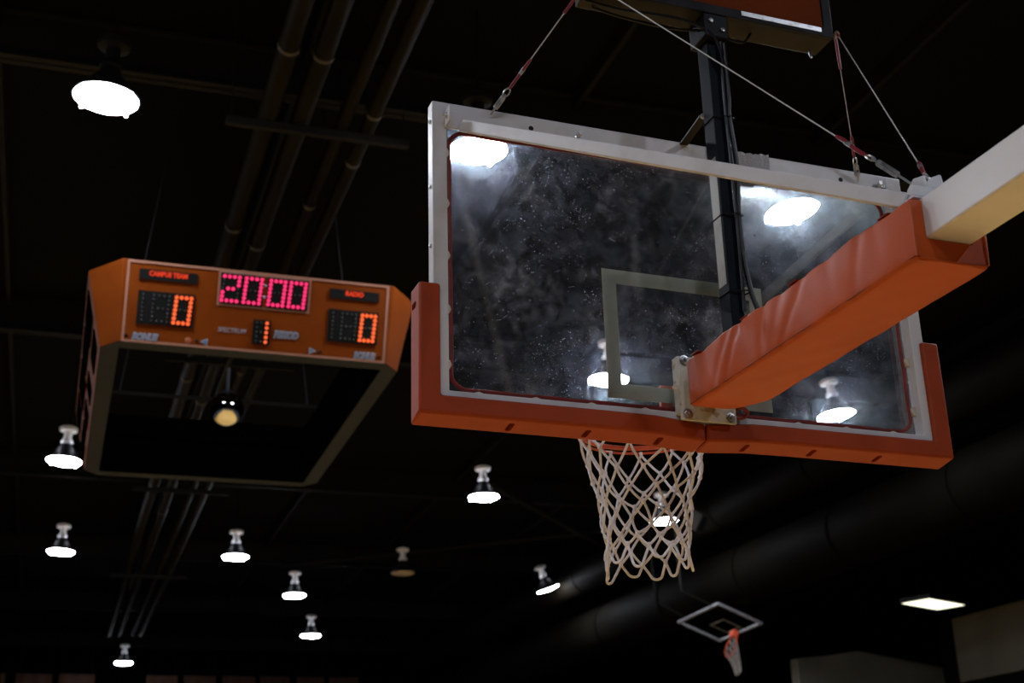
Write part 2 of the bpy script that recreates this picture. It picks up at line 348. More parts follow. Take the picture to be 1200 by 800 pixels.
# rows behind and beside the camera light the goal
BACK = [(4.70, -6.60), (-9.0, -7.0), (-5.4, -7.0), (-1.8, -7.0), (-5.4, 1.2), (-9.0, 1.2), (5.6, 1.0), (-5.3, 7.2), (-9, 7.2), (9.6, 1.0), (-5.2, 13), (-5.2, 19), (12.9, 7.0)]
proto = lamp_proto(M['lens_on']); make_uplight(proto)
near = lamp_proto(M['lens_on'], 'reflector')   # nearest row: plain dark housings without vents
first = nfirst = True
for (x, y, lab, up_, (tx, ty)) in LMP:
    if y < 8: o = near if nfirst else copy_tree(near); nfirst = False
    else: o = proto if first else copy_tree(proto); first = False
    o.location = (x, y, 8.0); o.rotation_euler = (R(tx), R(ty), 0); tag(o, lab+', lit', 'lamp', 'lit high bay lamps')
for (x, y) in BACK:
    o = copy_tree(near); o.location = (x, y, 8.0); o.rotation_euler = (0, 0, 0); tag(o, 'lit high bay lamp over the court outside the photographed part', 'lamp', 'high bay lamps out of view')
off = lamp_proto(M['lens_off']); off.location = (6.661, 26.565, 8.0)
tag(off, 'unlit high bay lamp with a dull brown lens, left of the tilted lamp', 'lamp')

# fluorescent panel hung at the right
fp = empty('fluorescent_light', (14.53, 17.59, 6.0), R(21), 'bright rectangular fluorescent light hung low at the right', 'light')
m = MB(); m.box(-.64, .64, -.33, .33, .0, .09); m.build('housing', M['black'], fp, bevel=.01)
m = MB(); m.box(-.60, .60, -.29, .29, -.006, .0); m.build('diffuser', M['troffer'], fp, smooth=0)
for sx in (-.5, .5): m = MB(); m.tube([(sx, 0, .09), (sx, 0, 3.56)], .006, 6); m.build('hanger_rod', M['beam'], fp)

# ================================================================ SCOREBOARD
SBX, SBY = .02, 10.50
sb = empty('scoreboard', (SBX, SBY, 6.146), YAW, 'orange four-sided centre-hung scoreboard with lit red and orange digits', 'scoreboard')
def octo(hx, hy, fx, fy): return [(-fx, -hy), (fx, -hy), (hx, -fy), (hx, fy), (fx, hy), (-fx, hy), (-hx, fy), (-hx, -fy)]
HH = .735
bo = [(x, y, 0) for x, y in octo(1.40, 2.33, 1.24, 2.12)]; to = [(x, y, HH) for x, y in octo(1.56, 2.53, 1.27, 2.16)]
bi = [(x, y, .0) for x, y in octo(1.23, 2.14, 1.22, 2.13)]; ti = [(x, y, HH) for x, y in octo(1.23, 2.14, 1.22, 2.13)]
m = MB(); vs = bo+to+bi+ti
m.add(vs, [])
for i in range(8):
    j = (i+1) % 8
    m.f.append([i, j, j+8, i+8]); m.mi.append(0)
    m.f.append([i+16, i, j, j+16][::-1]); m.mi.append(1)
    m.f.append([i+16, j+16, j+24, i+24]); m.mi.append(2)
    m.f.append([i+8, j+8, j+24, i+24]); m.mi.append(2)
m.build('housing', [M['sborange'], M['sbgrey'], M['interior']], sb, bevel=.008, smooth=0)
# panel plane of the front (local): origin bottom left of the trim, u right, v up along the slope, n outward
def face(P0, P1, T0):
    P0, P1, T0 = Vector(P0), Vector(P1), Vector(T0); u = (P1-P0).normalized(); n = u.cross(T0-P0).normalized(); v = n.cross(u)
    h = (T0-P0).dot(v); return Matrix(((u.x, v.x, n.x, P0.x), (u.y, v.y, n.y, P0.y), (u.z, v.z, n.z, P0.z), (0, 0, 0, 1))), (P1-P0).length, h
FM, FW, FH = face((-1.225, -2.33, 0), (1.225, -2.33, 0), (-1.225, -2.53, HH))
TLc, TRc, BRc, BLc = (218, 68), (1035, 155), (1022, 383), (200, 308)
def uv(px, py):
    u, v = .5, .5
    for _ in range(30):
        X = (1-v)*((1-u)*TLc[0]+u*TRc[0])+v*((1-u)*BLc[0]+u*BRc[0]); Y = (1-v)*((1-u)*TLc[1]+u*TRc[1])+v*((1-u)*BLc[1]+u*BRc[1])
        u += (px-X)/819.; v += (py-Y-(px-X)*.1)/235.
    return u*FW, (1-v)*FH
def fbox(name, a, b, z0, z1, m_, parent, bevel=0):
    (x0, y1), (x1, y0) = uv(*a), uv(*b); q = MB(); q.box(x0, x1, y0, y1, z0, z1, FM); return q.build(name, m_, parent, smooth=0, bevel=bevel), (x0, x1, y0, y1)
tr = MB(); e = .022
for x0, x1, y0, y1 in ((0, FW, FH-e-.005, FH-.005), (0, FW, .0, e), (0, e, e, FH-e-.005), (FW-e, FW, e, FH-e-.005)): tr.box(x0, x1, y0, y1, .0, .006, FM)
tr.build('border_strip', M['sbtrim'], sb, smooth=0)
def dots(parent, cells, r, m_, name):
    q = MB()
    for (x, y) in cells: q.lathe([(r, .012), (r*.95, .016), (r*.6, .020), (r*.05, .021)], 10, (x, y, 0), FM, caps=False)
    return q.build(name, m_, parent)
D0 = {(c, r) for c in range(4) for r in range(7) if c in (0, 3) or r in (0, 6)}
DM = {(1, 3), (2, 3)}
D2 = {(0, 0), (1, 0), (2, 0), (3, 0), (3, 1), (3, 2), (1, 3), (2, 3), (0, 4), (0, 5), (0, 6), (1, 6), (2, 6), (3, 6)}
ALLD = D0 | DM
def digit(parent, x0, x1, y0, y1, lit, mlit, slant=.0, name='lit_digit'):
    f = lambda c, r: (x0+(x1-x0)*c/3+slant*(3-r), y1-(y1-y0)*r/6)
    rr = min((x1-x0)/3, (y1-y0)/6)*.47
    if lit: dots(parent, [f(*k) for k in sorted(lit)], rr, mlit, name)
    un = ALLD-(lit or set())
    if un: dots(parent, [f(*k) for k in sorted(un)], rr*.5, M['dotoff'], 'unlit_dots')
# game clock
cb, (x0, x1, y0, y1) = fbox('clock_display', (492, 106), (775, 235), .004, .006, M['sbtrim'], sb)
hw = (x1-x0); e2 = .020
q = MB(); q.box(x0+e2, x0+hw*.482, y0+e2, y1-e2*.6, .006, .012, FM); q.box(x0+hw*.525, x1-e2, y0+e2, y1-e2*.6, .006, .012, FM); q.build('display_window', M['sbblack'], cb, smooth=0)
q = MB(); q.box(x0+hw*.486, x0+hw*.521, y0+e2, y1-e2*.6, .006, .009, FM); q.build('colon_strip', M['sborange'], cb, smooth=0)
ya, yb = y0+e2+.032, y1-e2*.6-.032
for (a, b), d in zip(((.055, .215), (.29, .455), (.555, .71), (.775, .935)), (D2, D0, D0, D0)):
    digit(cb, x0+hw*a, x0+hw*b, ya, yb, d, M['ledred'], .0025)
dots(cb, [(x0+hw*.503, y0+(y1-y0)*.70), (x0+hw*.503, y0+(y1-y0)*.36)], .014, M['pale'], 'colon_dots')
# score displays
for a, b in (((250, 160), (413, 273)), ((838, 220), (995, 330))):
    s_, (x0, x1, y0, y1) = fbox('score_display', a, b, .004, .012, M['sbblack'], sb)
    hw = x1-x0; ya, yb = y0+.036, y1-.036
    f = [(x0+hw*.09, yb-(yb-ya)*r/6) for r in range(7)]; dots(s_, f, .0085, M['dotoff'], 'unlit_dots')
    digit(s_, x0+hw*.27, x0+hw*.54, ya, yb, None, None, .001)
    digit(s_, x0+hw*.665, x0+hw*.925, ya, yb, D0, M['ledorange'], .0022)
# period
s_, (x0, x1, y0, y1) = fbox('period_display', (600, 249), (650, 325), .004, .012, M['sbblack'], sb); hw = x1-x0; ya, yb = y0+.026, y1-.026
dots(s_, [(x0+hw*.78+.001*(2-r), yb-(yb-ya)*r/4) for r in range(5)], .0165, M['ledorange'], 'lit_digit')
dots(s_, [(x0+hw*.22, yb-(yb-ya)*r/4) for r in range(5)]+[(x0+hw*.48, yb-(yb-ya)*r/4) for r in (0, 2, 4)], .009, M['dotoff'], 'unlit_dots')
# lettering
def text(parent, s, name, m_, size, at, off_=0, z=.006, shear=0, bold=0, width=None, bevel=0):
    c = bpy.data.curves.new('t', 'FONT'); c.body = s; c.size = size; c.align_x = 'CENTER'; c.align_y = 'CENTER'; c.shear = shear; c.offset = off_; c.extrude = .0012; c.resolution_u = 3
    t = bpy.data.objects.new('t', c); col.objects.link(t); dg = bpy.context.evaluated_depsgraph_get(); dg.update()
    me = bpy.data.meshes.new_from_object(t.evaluated_get(dg)); bpy.data.objects.remove(t)
    xs = [v.co.x for v in me.vertices]; cx = (min(xs)+max(xs))/2; sc = (width/(max(xs)-min(xs))) if width else 1
    for v in me.vertices: v.co = FM @ Vector((at[0]+(v.co.x-cx)*sc, at[1]+v.co.y, z+v.co.z))
    me.materials.clear(); me.materials.append(m_); o = bpy.data.objects.new(name, me); col.objects.link(o); o.parent = parent; return o
for a, b, s, wd in (((252, 97), (425, 145), 'CAMPUS TEAM', .345), ((841, 161), (1000, 205), 'RADIO', .175)):
    s_, (x0, x1, y0, y1) = fbox('name_display', a, b, .004, .012, M['sbblack'], sb)
    text(s_, s, 'lit_name', M['lededge'], .060, ((x0+x1)/2-.0, y0+(y1-y0)*.60), .003, .0135, width=wd)
for (px, py), s, wd, sz in (((271, 298), 'BONUS', .225, .085), ((956, 361), 'BONUS', .205, .085), ((703, 297), 'PERIOD', .225, .085)):
    at = uv(px, py)
    text(sb, s, 'lettering_outline', M['pale'], sz, at, .0075, .006, .25, width=wd+.012)
    text(sb, s, 'lettering', M['blue'], sz*.97, at, -.0015, .009, .25, width=wd)
text(sb, 'SPECTRUM', 'maker_lettering', M['pale'], .062, uv(534, 281), .0, .005, .2, width=.26)
for (px, py), d in (((448, 313), -1), ((788, 343), 1)):
    x, y = uv(px, py); q = MB(); q.prism([(x-d*.035, y-.034), (x+d*.038, y), (x-d*.035, y+.034)], .004, .007, 'z', FM); a = q.build('arrow', M['pale'], sb, smooth=0)
    q = MB(); q.prism([(x-d*.026, y-.021), (x+d*.018, y), (x-d*.026, y+.021)], .007, .009, 'z', FM); q.build('arrow_fill', M['blue'], a, smooth=0)
for (px, py), r, mm in (((427, 310), .014, 'sbblack'), ((811, 346), .014, 'sbblack'), ((215, 291), .014, 'sbblack'), ((1003, 365), .014, 'sbblack')):
    x, y = uv(px, py); q = MB(); q.lathe([(r, .002), (r, .010), (r*.6, .015), (r*.05, .016)], 14, (x, y, 0), FM); q.build('indicator_light', M[mm], sb)
x, y = uv(400, 309); q = MB(); q.lathe([(.032, .0), (.032, .006), (.026, .008), (.001, .008)], 20, (x, y, 0), FM); q.build('horn_cover', mat('horn_brown', (.20, .04, .006), .6), sb)
# long side faces: dark displays in two rows
for sx in (-1, 1):
    P0 = (sx*1.40, -sx*-2.05, 0); P1 = (sx*1.40, -sx*2.05, 0); T0 = (sx*1.56, sx*2.05, HH)
    P0 = (sx*1.40, -2.08*sx, 0); P1 = (sx*1.40, 2.08*sx, 0); T0 = (sx*1.56, -2.08*sx, HH)
    SM, SW, SH = face(P0, P1, T0)
    for (a, b, c, d) in ((.12, .95, .40, .66), (.12, .62, .08, .30), (.75, 1.10, .10, .28), (1.15, 2.10, .36, .66), (1.30, 1.85, .08, .28), (2.25, 3.05, .40, .66), (2.2, 2.7, .08, .30), (3.2, 4.0, .36, .66), (3.2, 3.95, .08, .28)):
        q = MB(); q.box(a, b, c, d, .0, .012, SM); q.build('side_display', M['interior'], sb, smooth=0)
# inner deck bars and hanging cables
q = MB(); q.bar((-1.22, -1.2, HH-.04), (1.22, -1.2, HH-.04), .03, .04); q.bar((-1.22, 1.2, HH-.04), (1.22, 1.2, HH-.04), .03, .04); q.box(-.02, .02, -1.2, 1.2, HH-.06, HH-.03)
q.build('crossbar', M['beam'], sb, smooth=0)
for sx in (-1.1, 1.1):
    for sy in (-1.2, 1.2): q = MB(); q.tube([(sx, sy, HH-.05), (sx*.7, sy, 3.42)], .008, 6); q.build('hanging_cable', M['black'], sb)
# mirrored dome hanging inside
mb_ = empty('mirror_ball', (.02, 10.45, 6.32), YAW, 'round mirrored dome hanging inside the scoreboard, reflecting the yellow court', 'mirror ball')
q = MB(); q.ball((0, 0, 0), .188, 32, 18); q.build('dome', M['mirror'], mb_)
q = MB(); q.tube([(0, 0, .18), (0, 0, .475)], .02, 10); q.lathe([(.09, .16), (.07, .20), (.03, .21)], 20); q.build('stem', M['black'], mb_)

# ================================================================ SIDE BASKET, folded up
sd = empty('raised_side_basket', (12.154, 21.635, 6.232), 0, 'small far glass backboard folded up under the ceiling with its orange rim hanging down', 'basketball hoop')
sd.rotation_euler = Euler((-.049, .373, -.019), 'XYZ')
q = MB(); e = .05
for a in ((-.535, .535, -.915, -.915+e), (-.535, .535, .915-e, .915), (-.535, -.535+e, -.915+e, .915-e), (.535-e, .535, -.915+e, .915-e)): q.box(a[0], a[1], a[2], a[3], -.02, .03)
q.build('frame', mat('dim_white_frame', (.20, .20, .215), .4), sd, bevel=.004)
q = MB(); q.box(-.487, .487, -.867, .867, -.006, .006); q.build('glass_pane', M['clear'], sd, smooth=0)
q = MB(); e = .05
for a in ((-.07, .385, -.305, -.305+e), (-.07, .385, .305-e, .305), (-.07, -.07+e, -.305+e, .305-e), (.385-e, .385, -.305+e, .305-e)): q.box(a[0], a[1], a[2], a[3], -.010, -.007)
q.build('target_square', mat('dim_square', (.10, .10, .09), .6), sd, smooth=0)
q = MB(); q.tube([(.385+.0*sin(a), .2286*sin(a), -.38+.2286*cos(a)) for a in [2*pi*k/28 for k in range(28)]], .012, 8, closed=True); q.box(.33, .44, -.09, .09, -.17, -.02)
rimS = q.build('rim', M['rim'], sd)
q = MB()
for k in range(10):
    a = 2*pi*k/10; p = Vector((.385, .2286*sin(a), -.38+.2286*cos(a)))
    for s in (-1, 1):
        a2 = a+s*.31; m1 = Vector((.385+.10, .19*sin(a2), -.50+.16*cos(a2))); m2 = Vector((.385+.22, .15*sin(a+s*.0), -.68+.10*cos(a))); m3 = Vector((.385+.30, .13*sin(a2), -.84+.06*cos(a2)))
        q.tube([p, m1, m2, m3], .007, 5)
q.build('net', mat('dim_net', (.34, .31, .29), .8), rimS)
inv = (Matrix.Translation(Vector((12.154, 21.635, 6.232))) @ sd.rotation_euler.to_matrix().to_4x4()).inverted()
for sy in (-.6, .6):
    q = MB(); a = Vector((-.5, sy, .035)); q.tube([a, inv @ Vector((11.0, 21.635+sy, 6.75)), inv @ Vector((10.9, 21.635+sy, 9.62))], .025, 8); q.build('hinged_support', M['beam'], sd)

# small dark speaker under the roof
sp = empty('hanging_speaker', (9.85, 18.0, 7.42), R(30), 'small dark speaker box hanging right of the net', 'speaker')
q = MB(); mt = Euler((R(35), 0, 0)).to_matrix().to_4x4(); q.box(-.11, .11, -.10, .12, -.17, .17, mt); q.build('cabinet', mat('speaker_grey', (.035, .035, .03), .6), sp, bevel=.015)
q = MB(); q.box(-.09, .09, -.108, -.10, -.15, .15, mt); q.build('grille', M['black'], sp, smooth=0)
q = MB(); q.tube([(0, .02, .1), (0, .02, 2.17)], .012, 6); q.build('stem', M['beam'], sp)

# banners along the far end
for i, (a, b) in enumerate([(-8, 6), (17, 56), (64, 103), (161, 197), (204, 242), (249, 289), (294, 330), (339, 373), (379, 416)]):
    k = 45/1555.; xa = -1.83+a*.02923+.0; xb = -1.83+b*.02923
    lab = ['leftmost dark orange banner', 'second dark orange banner from the left', 'third dark orange banner from the left, before the gap', 'first dark orange banner right of the gap', 'second dark orange banner right of the gap',
           'third dark orange banner right of the gap', 'fourth dark orange banner right of the gap', 'second to last dark orange banner at the right', 'rightmost dark orange banner'][i]
    z = 7.93+i*.012
    bn = empty('wall_banner', ((xa+xb)/2, 45.0, z), 0, lab+' along the bottom edge', 'banner', 'banners on the far end'); wd = (xb-xa)/2
    q = MB(); pts = []
    for j in range(13): x = -wd+2*wd*j/12; pts.append((x, .02*sin(j*1.3+i)))
    n = len(pts); q.add([(x, y, 0) for x, y in pts]+[(x, y, -1.5) for x, y in pts]+[(x, y+.01, 0) for x, y in pts]+[(x, y+.01, -1.5) for x, y in pts], [])
    for j in range(n-1): q.f += [[j, j+1, j+1+n, j+n], [j+2*n, j+3*n, j+1+3*n, j+1+2*n], [j, j+2*n, j+1+2*n, j+1]]; q.mi += [0, 0, 0]
    q.build('cloth', M['banner'], bn, smooth=60)
    q = MB(); q.tube([(-wd-.03, 0, .012), (wd+.03, 0, .012)], .015, 8); q.build('rod', M['black'], bn)
    for sx in (-1, 1): q = MB(); q.tube([(sx*wd*.8, 0, .02), (sx*wd*.8, 0, 9.55-z)], .006, 5); q.build('hanging_line', M['black'], bn)

# ================================================================ THE GOAL
g = empty('basketball_goal', (0, 0, 0), 0, 'large basketball goal with dirty glass backboard, orange padding and white support arm', 'basketball goal')
# frame: rectangular tube ring
q = MB(); X, x_, Z0, Z0i, Z1i, Z1 = .915, .865, 2.90, 2.965, 3.90, 3.97
def ring(q, y0, y1, X, x_, z0, z0i, z1i, z1):
    vs = []
    for y in (y0, y1):
        vs += [(-X, y, z0), (X, y, z0), (X, y, z1), (-X, y, z1), (-x_, y, z0i), (x_, y, z0i), (x_, y, z1i), (-x_, y, z1i)]
    fs = []
    for i in range(4):
        j = (i+1) % 4; fs += [(i, j, j+4, i+4), (i+8, i+12, j+12, j+8), (i, i+8, j+8, j), (i+4, j+4, j+12, i+12)]
    q.add(vs, fs)
ring(q, -.05, -.001, X, x_, Z0, Z0i, Z1i, Z1)
fr = q.build('backboard_frame', M['frame'], g, bevel=.0035)
# glass: slab, only the camera-side face carries the dirt
q = MB(); q.box(-.905, .905, .0, .0125, 2.91, 3.96)
gp = q.build('glass_pane', M['dirty'], g, smooth=0)
q = MB(); e = .0508
for a in ((-.305, .305, 3.0148, 3.0148+e), (-.305, .305, 3.472-e, 3.472), (-.305, -.305+e, 3.0148+e, 3.472-e), (.305-e, .305, 3.0148+e, 3.472-e)): q.box(a[0], a[1], .0128, .0134, a[2], a[3])
q.build('target_square', M['paint'], gp, smooth=0)
# specks, dried drops and scuffs of dirt stuck on the near face of the glass
q = MB(); rd = random.Random(21); cen = [(rd.uniform(-.82, .82), rd.uniform(2.99, 3.85), rd.uniform(.03, .13)) for _ in range(46)]
def speck(x, z, r, st=1, an=0):
    if abs(x) > .835 or not 2.99 < z < 3.88: return
    n = rd.randint(4, 6); ph = rd.random()*6; pl = []
    for k in range(n):
        a = ph+2*pi*k/n; rr = r*1.25*rd.uniform(.6, 1.2); u, v = rr*cos(a)*st, rr*sin(a); pl.append((x+u*cos(an)-v*sin(an), z+u*sin(an)+v*cos(an)))
    q.prism(pl, -.0004, -.0001, 'y')
for i in range(1500): speck(rd.uniform(-.84, .84), rd.uniform(2.985, 3.88), rd.choice((.0005, .0006, .0008, .0011)))
for (x, z, r) in cen:
    for i in range(rd.randint(25, 75)): speck(rd.gauss(x, r*.6), rd.gauss(z, r*.6), rd.choice((.0005, .0007, .0009, .0012)), rd.choice((1, 1, 2.2)), rd.random()*3)
for i in range(90):
    x, z, an, ln = rd.uniform(-.8, .8), rd.uniform(3.0, 3.85), rd.uniform(-.6, .9), rd.uniform(.004, .022)
    for k in range(int(ln/.0018)): speck(x+k*.0022*cos(an)+rd.gauss(0, .0004), z+k*.0022*sin(an), .0005, 1.6, an)
o = q.build('dirt_specks', M['speck'], gp, smooth=0); tag(o, kind='stuff')
# gasket: wavy dark red strip round the glass, with ivory clips
def rr_path(x, z0, z1, c=.05, step=.02):
    P = []
    def seg(a, b):
        n = max(2, int((Vector(b)-Vector(a)).length/step))
        for k in range(n): P.append(Vector(a).lerp(Vector(b), k/n))
    seg((-x+c, 0, z0), (x-c, 0, z0))
    for k in range(6): t = k/6*pi/2; P.append(Vector((x-c+c*sin(t), 0, z0+c-c*cos(t))))
    seg((x, 0, z0+c), (x, 0, z1-c))
    for k in range(6): t = k/6*pi/2; P.append(Vector((x-c+c*cos(t), 0, z1-c+c*sin(t))))
    seg((x-c, 0, z1), (-x+c, 0, z1))
    for k in range(6): t = k/6*pi/2; P.append(Vector((-x+c-c*sin(t), 0, z1-c+c*cos(t))))
    seg((-x, 0, z1-c), (-x, 0, z0+c))
    for k in range(6): t = k/6*pi/2; P.append(Vector((-x+c-c*cos(t), 0, z0+c-c*sin(t))))
    return P
q = MB(); P = rr_path(.8465, 2.983, 3.888); s = 0; out = []
for i, p in enumerate(P):
    s += .02; wv = .0022*abs(sin(s/.19*pi))
    cx, cz = (1 if abs(p.x) > .8 else 0), (1 if p.z < 3.0 or p.z > 3.85 else 0)
    out.append(p+Vector((-wv*cx*(1 if p.x > 0 else -1), -.008, wv*cz*(1 if p.z < 3.4 else -1))))
q.tube(out, .0072, 8, closed=True); q.build('gasket', M['red'], fr)
q = MB(); cl = []
for k in range(-4, 5): cl += [(k*.19, 2.968, 0), (k*.19+.02, 3.897, 0)]
for k in range(5): cl += [(-.861, 3.06+k*.185, 1), (.861, 3.06+k*.185, 1)]
for i, (cx, cz, sd_) in enumerate(cl):
    q = MB()
    if sd_: sg = 1 if cx > 0 else -1; q.prism([(cx+sg*.004, cz-.018), (cx-sg*.008, cz-.014), (cx-sg*.014, cz), (cx-sg*.008, cz+.014), (cx+sg*.004, cz+.018)], -.022, -.006, 'y')
    else: sg = 1 if cz > 3.5 else -1; q.prism([(cx-.018, cz+sg*.003), (cx+.018, cz+sg*.003), (cx+.015, cz-sg*.007), (cx, cz-sg*.012), (cx-.015, cz-sg*.007)], -.022, -.006, 'y')
    q.build('clip', M['clip'], fr, bevel=.002)
# corner screws, holes and bolts on the frame
q = MB()
for z in (3.90, 3.45, 3.66): q.lathe([(.007, 0), (.007, .004), (.003, .006)], 10, mtx=Matrix.Translation((-.915, -.028, z)) @ Matrix.Rotation(-pi/2, 4, 'Y'))
q.build('side_screw', M['steel'], fr)
for x in (-.567, .652, .30):
    q = MB(); q.lathe([(.009, 0), (.009, .0015), (.001, .0016)], 14, mtx=Matrix.Translation((x, -.0502, 3.925)) @ Matrix.Rotation(pi/2, 4, 'X')); q.build('bolt_hole', M['black'], fr)
for x in (-.40, .80):
    q = MB(); q.lathe([(.012, 0), (.012, .006), (.005, .008), (.005, .03), (.008, .031), (.008, .038)], 8, mtx=Matrix.Translation((x, -.050, 3.918)) @ Matrix.Rotation(pi/2, 4, 'X')); q.build('bolt', M['steel'], fr)
# crumpled clear tape on the top rail
q = MB(); nx = 24
vs = []; 
for i in range(nx+1):
    for j, z in enumerate((3.895, 3.915, 3.94, 3.968)): vs.append((.10+.25*i/nx, -.0515-random.random()*.004-(.003 if i in (nx, 0) else 0), z+random.uniform(-.003, .003)+(.006 if j == 3 and i > nx-4 else 0)))
q.add(vs, [(i*4+j, i*4+j+1, i*4+j+5, i*4+j+4) for i in range(nx) for j in range(3)])
q.build('tape', mat('shiny_tape', (.52, .51, .54), .34, bump=(160, .8), spec=.8), fr, smooth=20)

# bottom pads: two L-shaped halves meeting in the middle
def pad_half(sg):
    z0, zi, zt, X, xi = 2.872, 2.944, 3.310, .966, .896
    pts = [(-X, zt), (-X, z0), (-.35, z0), (-.18, z0-.002), (-.08, z0-.009), (-.0025, z0-.014),
           (-.0025, zi-.016), (-.08, zi-.010), (-.18, zi-.001), (-.35, zi), (-xi, zi), (-xi, zt)]
    if sg > 0: pts = [(-x, z) for x, z in pts][::-1]
    q = MB(); q.prism(pts, -.066, .028, 'y')
    q.v = [(x, y, z+((.011 if y < 0 else -.005) if z < z0+.001 else 0)) for x, y, z in q.v]
    o = q.build('backboard_pad', M['foam'], g, bevel=.009, seg=3, smooth=50)
    cut = MB()
    for x in ((-.66, -.403, -.151) if sg < 0 else (.164, .419, .679)):
        pl = []
        for k in range(16):
            a = 2*pi*k/16; pl.append((x+.0105*cos(a), -.016+.0105*sin(a)+(.016 if sin(a) > 0 else -.016)))
        cut.prism(pl, z0-.03, z0+.045, 'z')
    pl = []
    for k in range(16):
        a = 2*pi*k/16; pl.append((-.010+.010*cos(a)+(.013 if cos(a) > 0 else -.013), 3.246+.012*sin(a)))
    cut.prism(pl, sg*(X-.03) if sg > 0 else -X-.03, sg*(X+.03) if sg > 0 else -X+.03, 'x')
    c = cut.build('cutter', M['foam'], smooth=0); b = o.modifiers.new('b', 'BOOLEAN'); b.object = c; b.operation = 'DIFFERENCE'; b.solver = 'EXACT'
    dg = bpy.context.evaluated_depsgraph_get(); dg.update(); me = bpy.data.meshes.new_from_object(o.evaluated_get(dg))
    o.modifiers.clear(); o.data = me; bpy.data.objects.remove(c)
    return o
pad_half(-1); pad_half(1)

# arm
AW, A0, A1 = .066, 3.004, 3.113
q = MB(); q.box(-AW, AW, -3.45, -.092, A0, A1); q.build('support_arm', M['arm'], g, bevel=.006, seg=3)
q = MB(); q.box(-.11, .11, -3.67, -3.45, .35, 3.25); q.build('mast', M['arm'], g, bevel=.01)
q = MB(); q.box(-.5, .5, -4.6, -3.3, .04, .35); q.build('base', M['black'], g, bevel=.03)
q = MB()
for sx in (-.5, .5):
    for y in (-4.4, -3.5): q.tube([(sx*1.0-.04, y, .06), (sx*1.0+.04, y, .06)], .06, 16)
q.build('wheel', M['rubber'], g)
# mounting plate with bolts
q = MB(); q.box(-.100, .100, -.092, -.082, 2.925, 3.142); pt = q.build('mounting_plate', M['plate'], g, bevel=.002)
q = MB(); q.box(-.100, .100, -.082, -.050, 2.95, 3.142); q.build('spacer_block', M['plate'], pt, bevel=.002)
for x, z in ((-.078, 3.128), (.078, 3.128), (-.078, 2.945), (.078, 2.945)):
    q = MB(); mt = Matrix.Translation((x, -.092, z)) @ Matrix.Rotation(pi/2, 4, 'X')
    q.lathe([(.017, 0), (.017, .003), (.0115, .0035)], 18, mtx=mt); q.lathe([(.012, .0035), (.012, .012), (.006, .0125), (.006, .019), (.001, .020)], 6, mtx=mt); q.build('bolt', M['steel'], pt)
q = MB(); q.bar((-.118, -.075, 3.02), (-.118, -.075, 3.075), .03, .03); q.tube([(-.118, -.09, 3.03), (-.118, -.10, 3.03)], .010, 8); q.build('side_lug', M['plate'], pt, bevel=.003)
# loose red end of the gasket curling beside the plate
q = MB(); q.tube(spl([(.10, -.075, 2.975), (.125, -.085, 2.985), (.150, -.080, 2.975), (.140, -.070, 2.958), (.115, -.066, 2.958), (.112, -.062, 2.972), (.20, -.02, 2.977)], 6), .006, 8); q.build('gasket_loop', M['red'], fr)

